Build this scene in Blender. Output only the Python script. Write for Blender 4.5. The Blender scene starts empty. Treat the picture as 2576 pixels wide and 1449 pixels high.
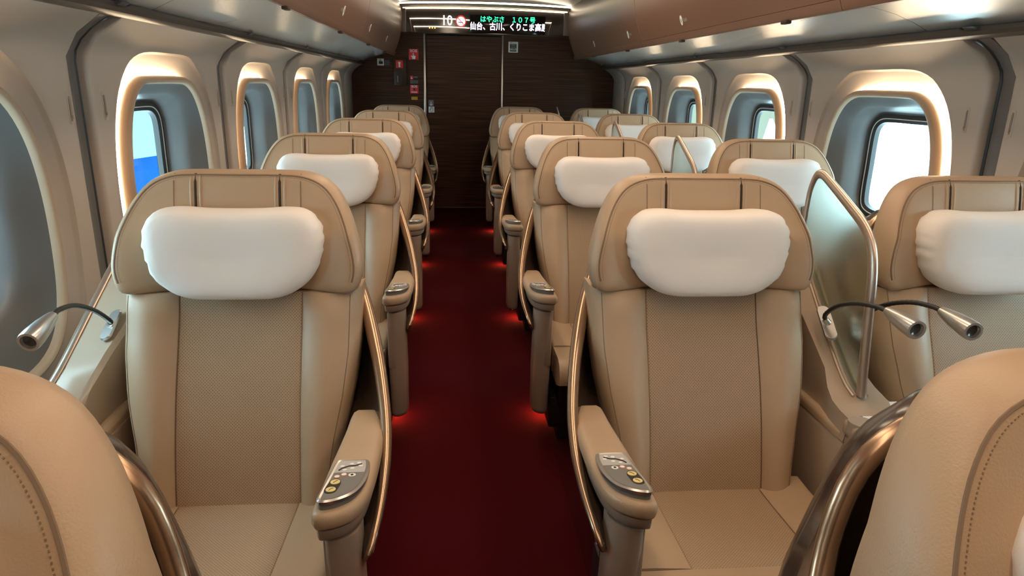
import bpy, bmesh, math, random
from mathutils import Vector, Matrix
from mathutils.bvhtree import BVHTree
random.seed(7)
S = bpy.context.scene
COL = S.collection
PI = math.pi

# ------------------------------------------------------------------ camera
cam_d = bpy.data.cameras.new('camera'); cam = bpy.data.objects.new('camera', cam_d); COL.objects.link(cam)
RGT = Vector((0.99642304, -0.08228222, 0.01925527))
DWN = Vector((-0.00520971, -0.28723873, -0.95784486))
FWD = Vector((0.08434446, 0.95431837, -0.28663996))
m = Matrix.Identity(4)
for i in range(3):
    m[i][0] = RGT[i]; m[i][1] = -DWN[i]; m[i][2] = -FWD[i]
m[2][3] = 1.40
cam.matrix_world = m
cam_d.sensor_width = 36; cam_d.lens = 1720 / 2576 * 36; cam_d.clip_start = 0.02
S.camera = cam
# ------------------------------------------------------------------ world: bright overcast day
w = bpy.data.worlds.new('overcast_sky'); S.world = w; w.use_nodes = True
bg = w.node_tree.nodes['Background']; bg.inputs[0].default_value = (0.62, 0.88, 1.0, 1); bg.inputs[1].default_value = 14
S.view_settings.view_transform = 'Standard'; S.view_settings.look = 'None'
S.view_settings.exposure = 0.0; S.view_settings.gamma = 1; S.view_settings.use_curve_mapping = False
CEIL_STRENGTH = 8.0
CEIL_COL = (1.0, 0.75, 0.53)

# ------------------------------------------------------------------ materials
def mat(name, col, rough=.5, metal=0.0, bump=0.0, bscale=300, var=0.0, vscale=6, coat=0.0, emit=None, estr=0.0, spec=.5):
    M = bpy.data.materials.new(name); M.use_nodes = True
    nt = M.node_tree; b = nt.nodes['Principled BSDF']
    b.inputs['Base Color'].default_value = (*col, 1); b.inputs['Roughness'].default_value = rough
    b.inputs['Metallic'].default_value = metal; b.inputs['Specular IOR Level'].default_value = spec
    if coat: b.inputs['Coat Weight'].default_value = coat; b.inputs['Coat Roughness'].default_value = .08
    if emit: b.inputs['Emission Color'].default_value = (*emit, 1); b.inputs['Emission Strength'].default_value = estr
    tc = nt.nodes.new('ShaderNodeTexCoord')
    if var:
        n = nt.nodes.new('ShaderNodeTexNoise'); n.inputs['Scale'].default_value = vscale; n.inputs['Detail'].default_value = 4
        nt.links.new(tc.outputs['Object'], n.inputs['Vector'])
        r = nt.nodes.new('ShaderNodeMix'); r.data_type = 'RGBA'
        r.inputs[6].default_value = (*[c * (1 - var) for c in col], 1); r.inputs[7].default_value = (*[min(1, c * (1 + var)) for c in col], 1)
        nt.links.new(n.outputs['Fac'], r.inputs[0]); nt.links.new(r.outputs[2], b.inputs['Base Color'])
    if bump:
        n = nt.nodes.new('ShaderNodeTexNoise'); n.inputs['Scale'].default_value = bscale; n.inputs['Detail'].default_value = 3
        nt.links.new(tc.outputs['Object'], n.inputs['Vector'])
        bp = nt.nodes.new('ShaderNodeBump'); bp.inputs['Strength'].default_value = bump; bp.inputs['Distance'].default_value = .002
        nt.links.new(n.outputs['Fac'], bp.inputs['Height']); nt.links.new(bp.outputs['Normal'], b.inputs['Normal'])
    return M

def perforated(name, col, plane):
    M = mat(name, col, .5, var=.06)
    nt = M.node_tree; b = nt.nodes['Principled BSDF']; L = nt.links
    tc = nt.nodes.new('ShaderNodeTexCoord'); sx = nt.nodes.new('ShaderNodeSeparateXYZ'); L.new(tc.outputs['Object'], sx.inputs[0])
    def mth(op, a, bb=None):
        n = nt.nodes.new('ShaderNodeMath'); n.operation = op
        for k, v in ((0, a), (1, bb)):
            if v is None: continue
            if hasattr(v, 'links'): L.new(v, n.inputs[k])
            else: n.inputs[k].default_value = v
        return n.outputs[0]
    a = sx.outputs['X']; c = sx.outputs['Z'] if plane == 'xz' else sx.outputs['Y']
    p = mth('ADD', a, c); q = mth('SUBTRACT', a, c)
    cell = 1 / .0075
    fp = mth('SUBTRACT', mth('FRACT', mth('MULTIPLY', p, cell)), .5); fq = mth('SUBTRACT', mth('FRACT', mth('MULTIPLY', q, cell)), .5)
    d = mth('SQRT', mth('ADD', mth('MULTIPLY', fp, fp), mth('MULTIPLY', fq, fq)))
    mr = nt.nodes.new('ShaderNodeMapRange'); mr.inputs[1].default_value = .16; mr.inputs[2].default_value = .27
    L.new(d, mr.inputs[0])
    old = b.inputs['Base Color'].links[0].from_socket
    mx = nt.nodes.new('ShaderNodeMix'); mx.data_type = 'RGBA'; mx.inputs[6].default_value = (*[k * .42 for k in col], 1)
    L.new(mr.outputs[0], mx.inputs[0]); L.new(old, mx.inputs[7]); L.new(mx.outputs[2], b.inputs['Base Color'])
    bp = nt.nodes.new('ShaderNodeBump'); bp.inputs['Strength'].default_value = .5; bp.inputs['Distance'].default_value = .001
    L.new(mr.outputs[0], bp.inputs['Height']); L.new(bp.outputs['Normal'], b.inputs['Normal'])
    return M

def wood(name, c1, c2, rough=.32):
    M = mat(name, c1, rough, spec=.22); nt = M.node_tree; b = nt.nodes['Principled BSDF']; L = nt.links
    tc = nt.nodes.new('ShaderNodeTexCoord'); mp = nt.nodes.new('ShaderNodeMapping'); mp.inputs['Scale'].default_value = (1.2, 1.2, 90)
    L.new(tc.outputs['Object'], mp.inputs[0])
    n = nt.nodes.new('ShaderNodeTexNoise'); n.inputs['Scale'].default_value = 1.6; n.inputs['Detail'].default_value = 6; L.new(mp.outputs[0], n.inputs['Vector'])
    cr = nt.nodes.new('ShaderNodeValToRGB'); cr.color_ramp.elements[0].position = .3; cr.color_ramp.elements[1].position = .72
    cr.color_ramp.elements[0].color = (*c1, 1); cr.color_ramp.elements[1].color = (*c2, 1)
    L.new(n.outputs['Fac'], cr.inputs[0]); L.new(cr.outputs[0], b.inputs['Base Color'])
    return M

def pane_mat():
    M = bpy.data.materials.new('window_glass'); M.use_nodes = True; nt = M.node_tree; nt.nodes.clear()
    o = nt.nodes.new('ShaderNodeOutputMaterial'); t = nt.nodes.new('ShaderNodeBsdfTransparent'); g = nt.nodes.new('ShaderNodeBsdfGlossy')
    g.inputs['Roughness'].default_value = .02; t.inputs[0].default_value = (.93, .98, .98, 1)
    mx = nt.nodes.new('ShaderNodeMixShader'); mx.inputs[0].default_value = .07
    nt.links.new(t.outputs[0], mx.inputs[1]); nt.links.new(g.outputs[0], mx.inputs[2]); nt.links.new(mx.outputs[0], o.inputs[0])
    return M

def frosted_mat():
    M = bpy.data.materials.new('frosted_acrylic'); M.use_nodes = True; b = M.node_tree.nodes['Principled BSDF']
    b.inputs['Base Color'].default_value = (.80, .88, .80, 1); b.inputs['Roughness'].default_value = .34
    b.inputs['Transmission Weight'].default_value = 1.0; b.inputs['IOR'].default_value = 1.25
    return M

def emat(name, col, s):
    return mat(name, (0.02, 0.02, 0.02), .5, emit=col, estr=s)

LE = (.48, .338, .218)
MT = dict(
    leather=mat('beige_leather', LE, .40, bump=.25, bscale=420, var=.05, vscale=9),
    perf=perforated('perforated_leather', (.46, .322, .205), 'xz'), perf_seat=perforated('perforated_seat_leather', (.46, .322, .205), 'xy'),
    seam=mat('leather_seam', (.22, .145, .09), .6), stitch=mat('stitch_thread', (.27, .18, .11), .7), slot=mat('dark_slot', (.035, .02, .012), .8),
    pillow=mat('white_pillow_cloth', (.90, .86, .82), .85, bump=.2, bscale=900),
    panel=mat('taupe_wall_panel', (.48, .40, .335), .42, bump=.06, bscale=500, var=.03),
    lip=mat('tan_window_trim', (.46, .33, .23), .33), reveal=mat('grey_window_reveal', (.125, .12, .118), .33),
    strip=mat('grey_pillar_strip', (.11, .10, .092), .4), black=mat('black_rubber', (.012, .012, .012), .5),
    gasket_line=mat('pale_gasket_line', (.6, .6, .58), .35),
    cove=mat('satin_cove_panel', (.72, .70, .66), .27, metal=.6), rail=mat('dark_bronze_rail', (.10, .08, .065), .3, metal=.5),
    bin=mat('brown_bin', (.235, .125, .078), .36, metal=.1, bump=.05, bscale=700), binlip=mat('brown_bin_lip', (.27, .145, .095), .35, metal=.25),
    ceil=mat('dark_ceiling', (.09, .08, .075), .3),
    bronze=mat('bronze_rim', (.47, .32, .215), .27, metal=.9), silver=mat('satin_silver', (.66, .65, .63), .28, metal=.9),
    chrome=mat('chrome', (.75, .73, .70), .12, metal=1), shell=mat('dark_brown_shell', (.045, .028, .02), .2, coat=.25),
    plastic=mat('beige_plastic', (.37, .285, .225), .33, bump=.05, bscale=600), console=mat('tan_console', (.43, .325, .24), .22, bump=.04, bscale=600),
    carpet=mat('red_carpet', (.064, .002, .0048), .95, bump=.9, bscale=700, var=.25, vscale=260, spec=.1),
    carpet2=mat('dark_red_carpet_edge', (.046, .0016, .0035), .95, bump=.9, bscale=700, var=.25, vscale=260, spec=.1),
    wood=wood('dark_walnut', (.016, .008, .005), (.125, .052, .03)), woodd=wood('dark_walnut_door', (.016, .008, .005), (.13, .053, .03)),
    boxwood=wood('walnut_box', (.04, .022, .014), (.08, .045, .03), .35), base=mat('black_base', (.014, .012, .012), .45),
    header=mat('smoked_header', (.055, .045, .038), .10, coat=.4), screen=mat('smoked_screen', (.02, .014, .013), .08),
    glass=pane_mat(), frosted=frosted_mat(), led=emat('warm_led', (1.0, .79, .52), 30), header_glow=emat('header_led_or_reflection', (1.0, .84, .60), 11), reflection_glow=emat('header_reflection_thin', (1.0, .78, .48), 3.2),  # header glow materials also serve the reflections built as glowing bars
    floorled=emat('floor_led', (1.0, .25, .10), 46), ceilled=emat('ceiling_light', CEIL_COL, CEIL_STRENGTH),
    green=emat('green_led', (.03, 1.0, .33), 3.2), violet=emat('white_led', (.86, .80, 1.0), 4.2), orange=emat('orange_led', (1, .45, .06), 3),
    lit=emat('lit_white', (1.0, .93, .86), 2.4), white=mat('white_print', (.88, .86, .83), .5), red=mat('red_sign', (.80, .03, .04), .4), litred=emat('lit_red', (.75, .02, .02), 1.1),
    yellow=mat('yellow_sign', (.85, .50, .02), .5), grey=mat('grey_print', (.30, .28, .26), .5), dark=mat('dark_print', (.02, .018, .016), .5), gdark=mat('green_print', (.045, .085, .05), .4),
    lgrey=mat('light_grey_plate', (.50, .49, .47), .4), dgrey=mat('dark_grey_plate', (.20, .195, .185), .4), cream=mat('cream_button', (.80, .66, .28), .4), orangep=mat('orange_ring', (.72, .22, .10), .4),
    neck=mat('black_gooseneck', (.022, .02, .02), .4), lens=mat('lamp_lens', (.05, .05, .05), .08), paper=mat('white_paper', (.80, .78, .75), .6),
    outpale=mat('pale_sky_backdrop', (.085, .15, .165), .9, spec=0.0), outblue=mat('blue_cladding', (.003, .028, .12), .9, spec=0.0), outblue2=mat('blue_sheet', (.003, .025, .12), .9, spec=0.0), tarp=mat('khaki_tarp', (.10, .095, .07), .9, bump=.5, bscale=3, spec=0.0), outwhite=mat('white_cladding', (.85, .88, .85), .6),  # pale cladding colour stands in for the pale cyan of the sky
)

# ------------------------------------------------------------------ helpers
def link(o): COL.objects.link(o); return o
def tag(o, label, cat, group=None):
    o['label'] = label; o['category'] = cat
    if group: o['group'] = group
    return o
def struct(o): o['kind'] = 'structure'; return o
def empty(name, loc=(0, 0, 0), rz=0, parent=None):
    o = link(bpy.data.objects.new(name, None)); o.location = loc; o.rotation_euler = (0, 0, rz); o.empty_display_size = .1
    if parent: o.parent = parent
    return o
def mobj(name, verts, faces, material, parent=None, smooth=True, sharp=40):
    me = bpy.data.meshes.new(name); me.from_pydata([tuple(v) for v in verts], [], faces); me.update()
    bm = bmesh.new(); bm.from_mesh(me); bmesh.ops.recalc_face_normals(bm, faces=bm.faces); bm.to_mesh(me); bm.free()
    me.materials.append(MT[material] if isinstance(material, str) else material)
    if smooth:
        me.polygons.foreach_set('use_smooth', [True] * len(me.polygons)); me.set_sharp_from_angle(angle=math.radians(sharp))
    o = link(bpy.data.objects.new(name, me))
    if parent: o.parent = parent
    return o
class MB:
    def __init__(s): s.v = []; s.f = []
    def add(s, v, f):
        n = len(s.v); s.v += [Vector(p) for p in v]; s.f += [tuple(i + n for i in q) for q in f]; return s
    def obj(s, name, material, parent=None, **k): return mobj(name, s.v, s.f, material, parent, **k)
def boxvf(lo, hi, bev=0.0, seg=2):
    bm = bmesh.new(); bmesh.ops.create_cube(bm, size=1)
    c = [(a + b) / 2 for a, b in zip(lo, hi)]; d = [abs(b - a) for a, b in zip(lo, hi)]
    for v in bm.verts: v.co = Vector((c[0] + v.co.x * d[0], c[1] + v.co.y * d[1], c[2] + v.co.z * d[2]))
    if bev: bmesh.ops.bevel(bm, geom=list(bm.edges), offset=bev, segments=seg, profile=.5, affect='EDGES')
    bm.verts.index_update(); r = ([v.co.copy() for v in bm.verts], [tuple(v.index for v in f.verts) for f in bm.faces]); bm.free(); return r
def box(name, lo, hi, material, parent=None, bev=0.0, seg=2):
    v, f = boxvf(lo, hi, bev, seg); return mobj(name, v, f, material, parent)
def tubevf(path, r, n=8, closed=False, flat=None, upv=None):
    """path: points; r: radius or list; flat: (a,b) ellipse with a along side and b along normal"""
    P = [Vector(p) for p in path]; N = len(P); vs = []; fs = []
    R = r if isinstance(r, (list, tuple)) else [r] * N
    prev = None
    for i in range(N):
        if closed: t = (P[(i + 1) % N] - P[i - 1])
        else: t = P[min(i + 1, N - 1)] - P[max(i - 1, 0)]
        t.normalize()
        if upv is not None: a = Vector(upv)
        elif prev is None: a = Vector((0, 0, 1)) if abs(t.z) < .9 else Vector((1, 0, 0))
        else: a = prev
        a = (a - t * a.dot(t)); a.normalize(); prev = a; b = t.cross(a)
        for k in range(n):
            th = 2 * PI * k / n
            ea, eb = flat if flat else (1, 1)
            vs.append(P[i] + (a * (math.cos(th) * ea) + b * (math.sin(th) * eb)) * R[i])
    M_ = N if closed else N - 1
    for i in range(M_):
        j = (i + 1) % N
        for k in range(n): fs.append((i * n + k, i * n + (k + 1) % n, j * n + (k + 1) % n, j * n + k))
    if not closed: fs.append(tuple(range(n))[::-1]); fs.append(tuple((N - 1) * n + k for k in range(n)))
    return vs, fs
def tube(name, path, r, material, parent=None, **k):
    v, f = tubevf(path, r, **k); return mobj(name, v, f, material, parent)
def cylvf(p0, p1, r0, r1=None, n=20): return tubevf([p0, p1], [r0, r0 if r1 is None else r1], n=n)
def catmull(pts, n=8, closed=False):
    P = [Vector(p) for p in pts]; N = len(P); out = []
    for i in range(N if closed else N - 1):
        if closed: a, b, c, d = P[i - 1], P[i], P[(i + 1) % N], P[(i + 2) % N]
        else: a, b, c, d = P[max(i - 1, 0)], P[i], P[i + 1], P[min(i + 2, N - 1)]
        for k in range(n):
            t = k / n
            out.append(.5 * ((2 * b) + (c - a) * t + (2 * a - 5 * b + 4 * c - d) * t * t + (3 * b - a - 3 * c + d) * t ** 3))
    if not closed: out.append(P[-1])
    return out
def resample(pts, n, closed=True):
    P = list(pts) + ([pts[0]] if closed else []); L = [0]
    for a, b in zip(P, P[1:]): L.append(L[-1] + (b - a).length)
    out = []; j = 0
    for i in range(n):
        s = L[-1] * i / (n if closed else n - 1)
        while j < len(L) - 2 and L[j + 1] < s: j += 1
        t = (s - L[j]) / max(1e-9, L[j + 1] - L[j]); out.append(P[j].lerp(P[j + 1], t))
    return out
def sym_outline(half, n=96):
    """half: (x,z) from the top centre down the +x side to the bottom centre"""
    pts = [(x, z, 0) for x, z in half] + [(-x, z, 0) for x, z in half[-2:0:-1]]
    return resample(catmull(pts, 8, True), n)
def offs(P, d):
    out = []; N = len(P)
    for i in range(N):
        t = P[(i + 1) % N] - P[i - 1]; nrm = Vector((t.y, -t.x, 0)); nrm.normalize(); out.append((P[i], nrm))
    cx = sum((p for p in P), Vector()) / N
    sg = 1 if sum((p - cx).dot(nr) for p, nr in out) > 0 else -1
    return [p + nr * (sg * d) for p, nr in out]
def rings(name, R, material, parent=None, cap0=False, cap1=False, closed=True, **k):
    n = len(R[0]); vs = [p for r in R for p in r]; fs = []
    for i in range(len(R) - 1):
        for j in range(n if closed else n - 1): fs.append((i * n + j, i * n + (j + 1) % n, (i + 1) * n + (j + 1) % n, (i + 1) * n + j))
    if cap0: fs.append(tuple(range(n)))
    if cap1: fs.append(tuple((len(R) - 1) * n + j for j in range(n)))
    return mobj(name, vs, fs, material, parent, **k)
def samp(n, r, w):
    """0..1 samples, denser within r of both ends of a span w"""
    e = min(.45, r / w); out = [e * (1 - math.cos(PI / 2 * i / 4)) for i in range(4)]
    out += [e + (1 - 2 * e) * i / n for i in range(n + 1)]
    return out + [1 - x for x in out[:4][::-1]]
def slab(name, fn, off, W, H, r, nu, nv, material, parent=None, round_edges=(1, 1, 1, 1)):
    """puffed slab: fn(u,v)->front point, off = vector to the back, rounded front edges (u0,u1,v0,v1)"""
    off = Vector(off); on = off.normalized(); us = samp(nu, r, W); vs_ = samp(nv, r, H); V = []; F = []
    def dr(d):
        return 0 if d >= r else r - math.sqrt(max(0, r * r - (r - d) ** 2))
    for v in vs_:
        for u in us:
            d = 0
            if round_edges[0]: d = max(d, dr(u * W))
            if round_edges[1]: d = max(d, dr((1 - u) * W))
            if round_edges[2]: d = max(d, dr(v * H))
            if round_edges[3]: d = max(d, dr((1 - v) * H))
            V.append(Vector(fn(u, v)) + on * d)
    a, b = len(us), len(vs_); n = a * b
    for v in vs_:
        for u in us: V.append(Vector(fn(u, v)) + off)
    for j in range(b - 1):
        for i in range(a - 1):
            q = (j * a + i, j * a + i + 1, (j + 1) * a + i + 1, (j + 1) * a + i); F.append(q); F.append(tuple(x + n for x in q[::-1]))
    edge = [i for i in range(a)] + [j * a + a - 1 for j in range(1, b)] + [(b - 1) * a + i for i in range(a - 2, -1, -1)] + [j * a for j in range(b - 2, 0, -1)]
    for i in range(len(edge)):
        p, q = edge[i], edge[(i + 1) % len(edge)]; F.append((p, q, q + n, p + n))
    return mobj(name, V, F, material, parent, sharp=60)
def bvh(o):
    me = o.data; return BVHTree.FromPolygons([v.co for v in me.vertices], [tuple(p.vertices) for p in me.polygons])
def seam_on(name, tree, path, d, r, material, parent, lift=.0005, n=5, flat=None):
    """tube laid on a surface by casting path points along d"""
    d = Vector(d); out = []
    for p in path:
        h = tree.ray_cast(Vector(p) - d * 1.0, d)
        if h[0] is not None: out.append(h[0] - d * lift)
    if len(out) < 2: return None
    return tube(name, out, r, material, parent, n=n, flat=flat, upv=None)
def text(name, body, size, material, parent, loc, rot=(PI / 2, 0, 0), ax='CENTER', ext=.0008, sx=1.0, clip=None, bold=0.0):
    c = bpy.data.curves.new(name, 'FONT'); c.body = body; c.size = size; c.align_x = ax; c.align_y = 'CENTER'; c.extrude = ext; c.offset = bold; c.resolution_u = 3
    t = bpy.data.objects.new(name, c); COL.objects.link(t)
    bpy.context.view_layer.update()
    me = bpy.data.meshes.new_from_object(t.evaluated_get(bpy.context.evaluated_depsgraph_get()))
    bpy.data.objects.remove(t); bpy.data.curves.remove(c)
    bm = bmesh.new(); bm.from_mesh(me)
    for v in bm.verts: v.co.x *= sx
    if clip:
        for x, sgn in ((clip[0], -1), (clip[1], 1)):
            bmesh.ops.bisect_plane(bm, geom=bm.verts[:] + bm.edges[:] + bm.faces[:], plane_co=(x, 0, 0), plane_no=(sgn, 0, 0), clear_outer=True)
    bm.to_mesh(me); bm.free()
    me.name = name; me.materials.clear(); me.materials.append(MT[material])
    o = link(bpy.data.objects.new(name, me)); o.location = loc; o.rotation_euler = rot
    if parent: o.parent = parent
    return o
def copy_tree(o, parent=None):
    c = o.copy(); COL.objects.link(c)
    if parent: c.parent = parent
    for ch in list(o.children): copy_tree(ch, c)
    return c
def lerp(a, b, t): return a + (b - a) * t
def pl(x, tab):
    """piecewise smooth-ish interpolation through (x,y) rows with ascending x"""
    if x <= tab[0][0]: return tab[0][1]
    for (a, ya), (b, yb) in zip(tab, tab[1:]):
        if x <= b: return ya + (yb - ya) * (x - a) / (b - a)
    return tab[-1][1]

# ------------------------------------------------------------------ shell of the carriage
Y0, Y1 = -1.4, 7.9
XL, XR, XC = -1.10, 1.80, .355
fl = box('floor', (-1.3, Y0 - .2, -.05), (2.0, Y1 + .2, -.004), 'carpet2'); struct(fl)
box('carpet_runner', (-.262, Y0, -.004), (.392, Y1, 0), 'carpet', fl, .002)
fl2 = None
def inset(z): return 0 if z < 1.44 else .125 * ((z - 1.44) / .133) ** 2
def wallp(side, y, z, d):
    return Vector((XL - d + inset(z), y, z)) if side < 0 else Vector((XR + d - inset(z), y, z))

OPEN = sym_outline([(0, 1.375), (.13, 1.374), (.21, 1.368), (.28, 1.335), (.335, 1.27), (.37, 1.18), (.388, 1.06), (.388, .92), (.372, .80), (.33, .71), (.255, .66), (.13, .642), (0, .64)])
RECS = sym_outline([(0, 1.487), (.15, 1.486), (.25, 1.474), (.34, 1.43), (.42, 1.35), (.475, 1.24), (.505, 1.10), (.51, .95), (.495, .80), (.46, .68), (.40, .58), (.29, .52), (.14, .50), (0, .50)])
GLAS = sym_outline([(0, 1.28), (.12, 1.28), (.19, 1.274), (.235, 1.245), (.25, 1.19), (.25, 1.06), (.25, .94), (.237, .88), (.19, .856), (.12, .85), (0, .85)])
PW = .6075
def rect_ring(ins):
    out = []
    for p in RECS:
        cy, cz = 0, .98; dx, dz = p.x - cy, p.y - cz; hx = PW - ins; best = 1e9
        if abs(dx) > 1e-6: best = min(best, hx / abs(dx))
        if dz > 1e-6: best = min(best, (1.573 - cz) / dz)
        if dz < -1e-6: best = min(best, (cz - .0) / -dz)
        out.append(Vector((cy + dx * best, cz + dz * best, 0)))
    return out
def ringmap(side, yc, P, d): return [wallp(side, yc + p.x, p.y, d) for p in P]
def scl(P, s): 
    return [Vector((p.x * s, .98 + (p.y - .98) * s, 0)) for p in P]
def make_wall(side):
    nm = 'wall_left' if side < 0 else 'wall_right'
    root = struct(empty(nm, (0, 0, 0)))
    first = None; wins = []
    R0, R1 = rect_ring(0), rect_ring(.014)
    mids = [[a.lerp(b, t) for a, b in zip(R1, RECS)] for t in (.12, .25, .4, .55, .7, .85)]
    for k in range(-2, 5):
        p = 2.253 + 1.3 * (k - 1); yc = p + PW
        if k == -2: continue
        if first is None:
            RR = [ringmap(side, 0, R0, .035), ringmap(side, 0, [a.lerp(b, .35) for a, b in zip(R0, R1)], .010), ringmap(side, 0, R1, 0)]
            RR += [ringmap(side, 0, q, 0) for q in mids] + [ringmap(side, 0, RECS, 0), ringmap(side, 0, offs(RECS, -.002), -.002), ringmap(side, 0, offs(RECS, -.005), .001), ringmap(side, 0, offs(RECS, -.009), .009)]
            base = offs(OPEN, .040)
            rin = offs(RECS, -.012)
            for t, d in ((.0, .011), (.35, .026), (.7, .038), (1.0, .045)):
                RR.append(ringmap(side, 0, [a.lerp(b, t) for a, b in zip(rin, base)], d))
            RR.append(ringmap(side, 0, offs(OPEN, .02), .050))
            first = rings('wall_panel', RR, 'panel', root, sharp=50); first.location.y = yc
            # hooks
            bm = MB(); 
            for sg in (1,):
                path = [wallp(side, .0, 1.34, -.001), wallp(side, 0, 1.330, -.003), wallp(side, 0, 1.285, -.003), wallp(side, 0, 1.272, 0)]
                v, f = tubevf(path, .0045, n=6, upv=(0, 1, 0)); bm.add(v, f)
                v, f = cylvf(wallp(side, 0, 1.283, .0), wallp(side, 0, 1.283, -.008), .006, .0045, 10); bm.add(v, f)
                lo = wallp(side, -.012, 1.262, .004); hi = wallp(side, .012, 1.35, -.0012)
                v, f = boxvf((min(lo.x, hi.x), lo.y, lo.z), (max(lo.x, hi.x), hi.y, hi.z), .002); bm.add(v, f)
            hook = bm.obj('coat_hook', 'panel', root); hook.location.y = p + .085
            h = hook.copy(); link(h); h.location.y = p + 2 * PW - .035
        else:
            o = first.copy(); link(o); o.location.y = yc
            for yy in (p + .085, p + 2 * PW - .035):
                h = hook.copy(); link(h); h.location.y = yy
        wins.append(yc)
    # filler panels at both ends and grey strips between
    def plain(y0, y1):
        zs = [0, .3, 1.0, 1.44, 1.47, 1.50, 1.53, 1.555, 1.573]; V = []; F = []
        ys = [y0, y0 + .003, y0 + .014, y1 - .014, y1 - .003, y1]; ds = [.035, .01, 0, 0, .01, .035]
        for y, d in zip(ys, ds): V += [wallp(side, y, z, d) for z in zs]
        n = len(zs)
        for i in range(len(ys) - 1):
            for j in range(n - 1): F.append((i * n + j, i * n + j + 1, (i + 1) * n + j + 1, (i + 1) * n + j))
        return V, F
    for a, b in ((7.453, Y1 + .02), (-1.5, -.347 - .085)):
        v, f = plain(a, b); mobj('wall_panel', v, f, 'panel', root, sharp=50)
    zs = [0, .3, 1.0, 1.44, 1.47, 1.50, 1.53, 1.555, 1.60]; s0 = None
    for k in range(-1, 6):
        y = 2.253 + 1.3 * (k - 1)
        if s0 is None:
            V = []; F = []
            for yy, d in ((-.14, .040), (-.09, .034), (-.084, .012), (-.03, .014), (-.012, .030), (.06, .040)): V += [wallp(side, yy, z, d) for z in zs]
            n = len(zs)
            for i in range(5):
                for j in range(n - 1): F.append((i * n + j, i * n + j + 1, (i + 1) * n + j + 1, (i + 1) * n + j))
            s0 = mobj('pillar_strip', V, F, 'strip', root); s0.location.y = y
            V = []; F = []
            for yy, d in ((-.018, .022), (-.009, .018), (.002, .030)): V += [wallp(side, yy, z, d) for z in zs]
            for i in range(2):
                for j in range(n - 1): F.append((i * n + j, i * n + j + 1, (i + 1) * n + j + 1, (i + 1) * n + j))
            g0 = mobj('pillar_gasket', V, F, 'black', root); g0.location.y = y
        else:
            for src in (s0, g0):
                o = src.copy(); link(o); o.location.y = y
    return root, wins
WN = 0
win_proto = {}
def make_window(side, yc):
    global WN
    WN += 1
    if side in win_proto:
        o = copy_tree(win_proto[side]); o.name = 'window_%d' % WN; o.location.y = yc; return o
    root = struct(empty('window_%d' % WN, (0, yc, 0)))
    def rm(P, d): return ringmap(side, 0, P, d)
    lip = [rm(offs(OPEN, .030), .048), rm(offs(OPEN, .029), .026), rm(offs(OPEN, .026), .004), rm(offs(OPEN, .020), -.006), rm(offs(OPEN, .013), -.009), rm(offs(OPEN, .005), -.005), rm(offs(OPEN, 0), .004), rm(offs(OPEN, -.002), .014)]
    rings('lip', lip, 'lip', root)
    # led band sits low on the outer face of the lip
    la, lb = rm(offs(OPEN, .0345), .044), rm(offs(OPEN, .0325), .030)
    idx = [i for i in range(96) if (OPEN[i].x < 0 and OPEN[i].y > .72) or (OPEN[i].y > 1.30)]
    k0 = next(i for i in idx if (i - 1) % 96 not in idx); seq = []
    while k0 in idx: seq.append(k0); k0 = (k0 + 1) % 96
    nq = len(seq); fade = [min(1, (j + .15) / 9, (nq - 1 - j + .15) / 9) for j in range(nq)]
    rings('led_strip', [[la[i] for i in seq], [la[i].lerp(lb[i], f_) for i, f_ in zip(seq, fade)]], 'led', root, closed=False)
    R = [rm(offs(OPEN, -.001), .012)]
    gl = offs(GLAS, .050)
    for t, d in ((.1, .020), (.3, .032), (.55, .046), (.8, .060), (.93, .070), (1.0, .080)):
        R.append(rm([a.lerp(b, t) for a, b in zip(offs(OPEN, -.002), gl)], d))
    R += [rm(offs(GLAS, .044), .092), rm(offs(GLAS, .036), .115), rm(offs(GLAS, .028), .14), rm(offs(GLAS, .020), .15)]
    rings('reveal', R, 'reveal', root)
    g = rings('gasket', [rm(offs(GLAS, .021), .142), rm(offs(GLAS, .010), .139), rm(offs(GLAS, -.004), .145), rm(offs(GLAS, -.014), .150), rm(offs(GLAS, -.016), .170)], 'black', root)
    rings('gasket_line', [rm(offs(GLAS, .0035), .1405), rm(offs(GLAS, -.0005), .1420)], 'gasket_line', g)
    P = offs(GLAS, -.012); a = rm(P, .158); b = rm(P, .164)
    rings('pane', [a, b], 'glass', root, cap0=True, cap1=True)
    P = offs(GLAS, .05); rings('outer_frame', [rm(offs(GLAS, -.016), .171), rm(P, .172), rm(offs(OPEN, .08), .10), rm(offs(OPEN, .10), .05)], 'black', root)
    win_proto[side] = root
    return root
for sd in (-1, 1):
    wroot, ws = make_wall(sd)
    for yc in ws: make_window(sd, yc)

# rail, cove panels, bins, ceiling
for i, (s, X) in enumerate(((-1, XL + .125), (1, XR - .125))):
    V = []; prof = [(0.03, 1.566), (-.012, 1.566), (-.026, 1.574), (-.030, 1.586), (-.024, 1.600), (-.006, 1.606), (.03, 1.606)]
    rr = [[Vector((X - s * (-d), y, z)) for d, z in prof] for y in (Y0, Y1)]
    struct(rings('trim_%d' % (i + 1), rr, 'rail', None, cap0=True, cap1=True))
ceil_o = struct(empty('ceiling', (XC, 0, 0)))
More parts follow.
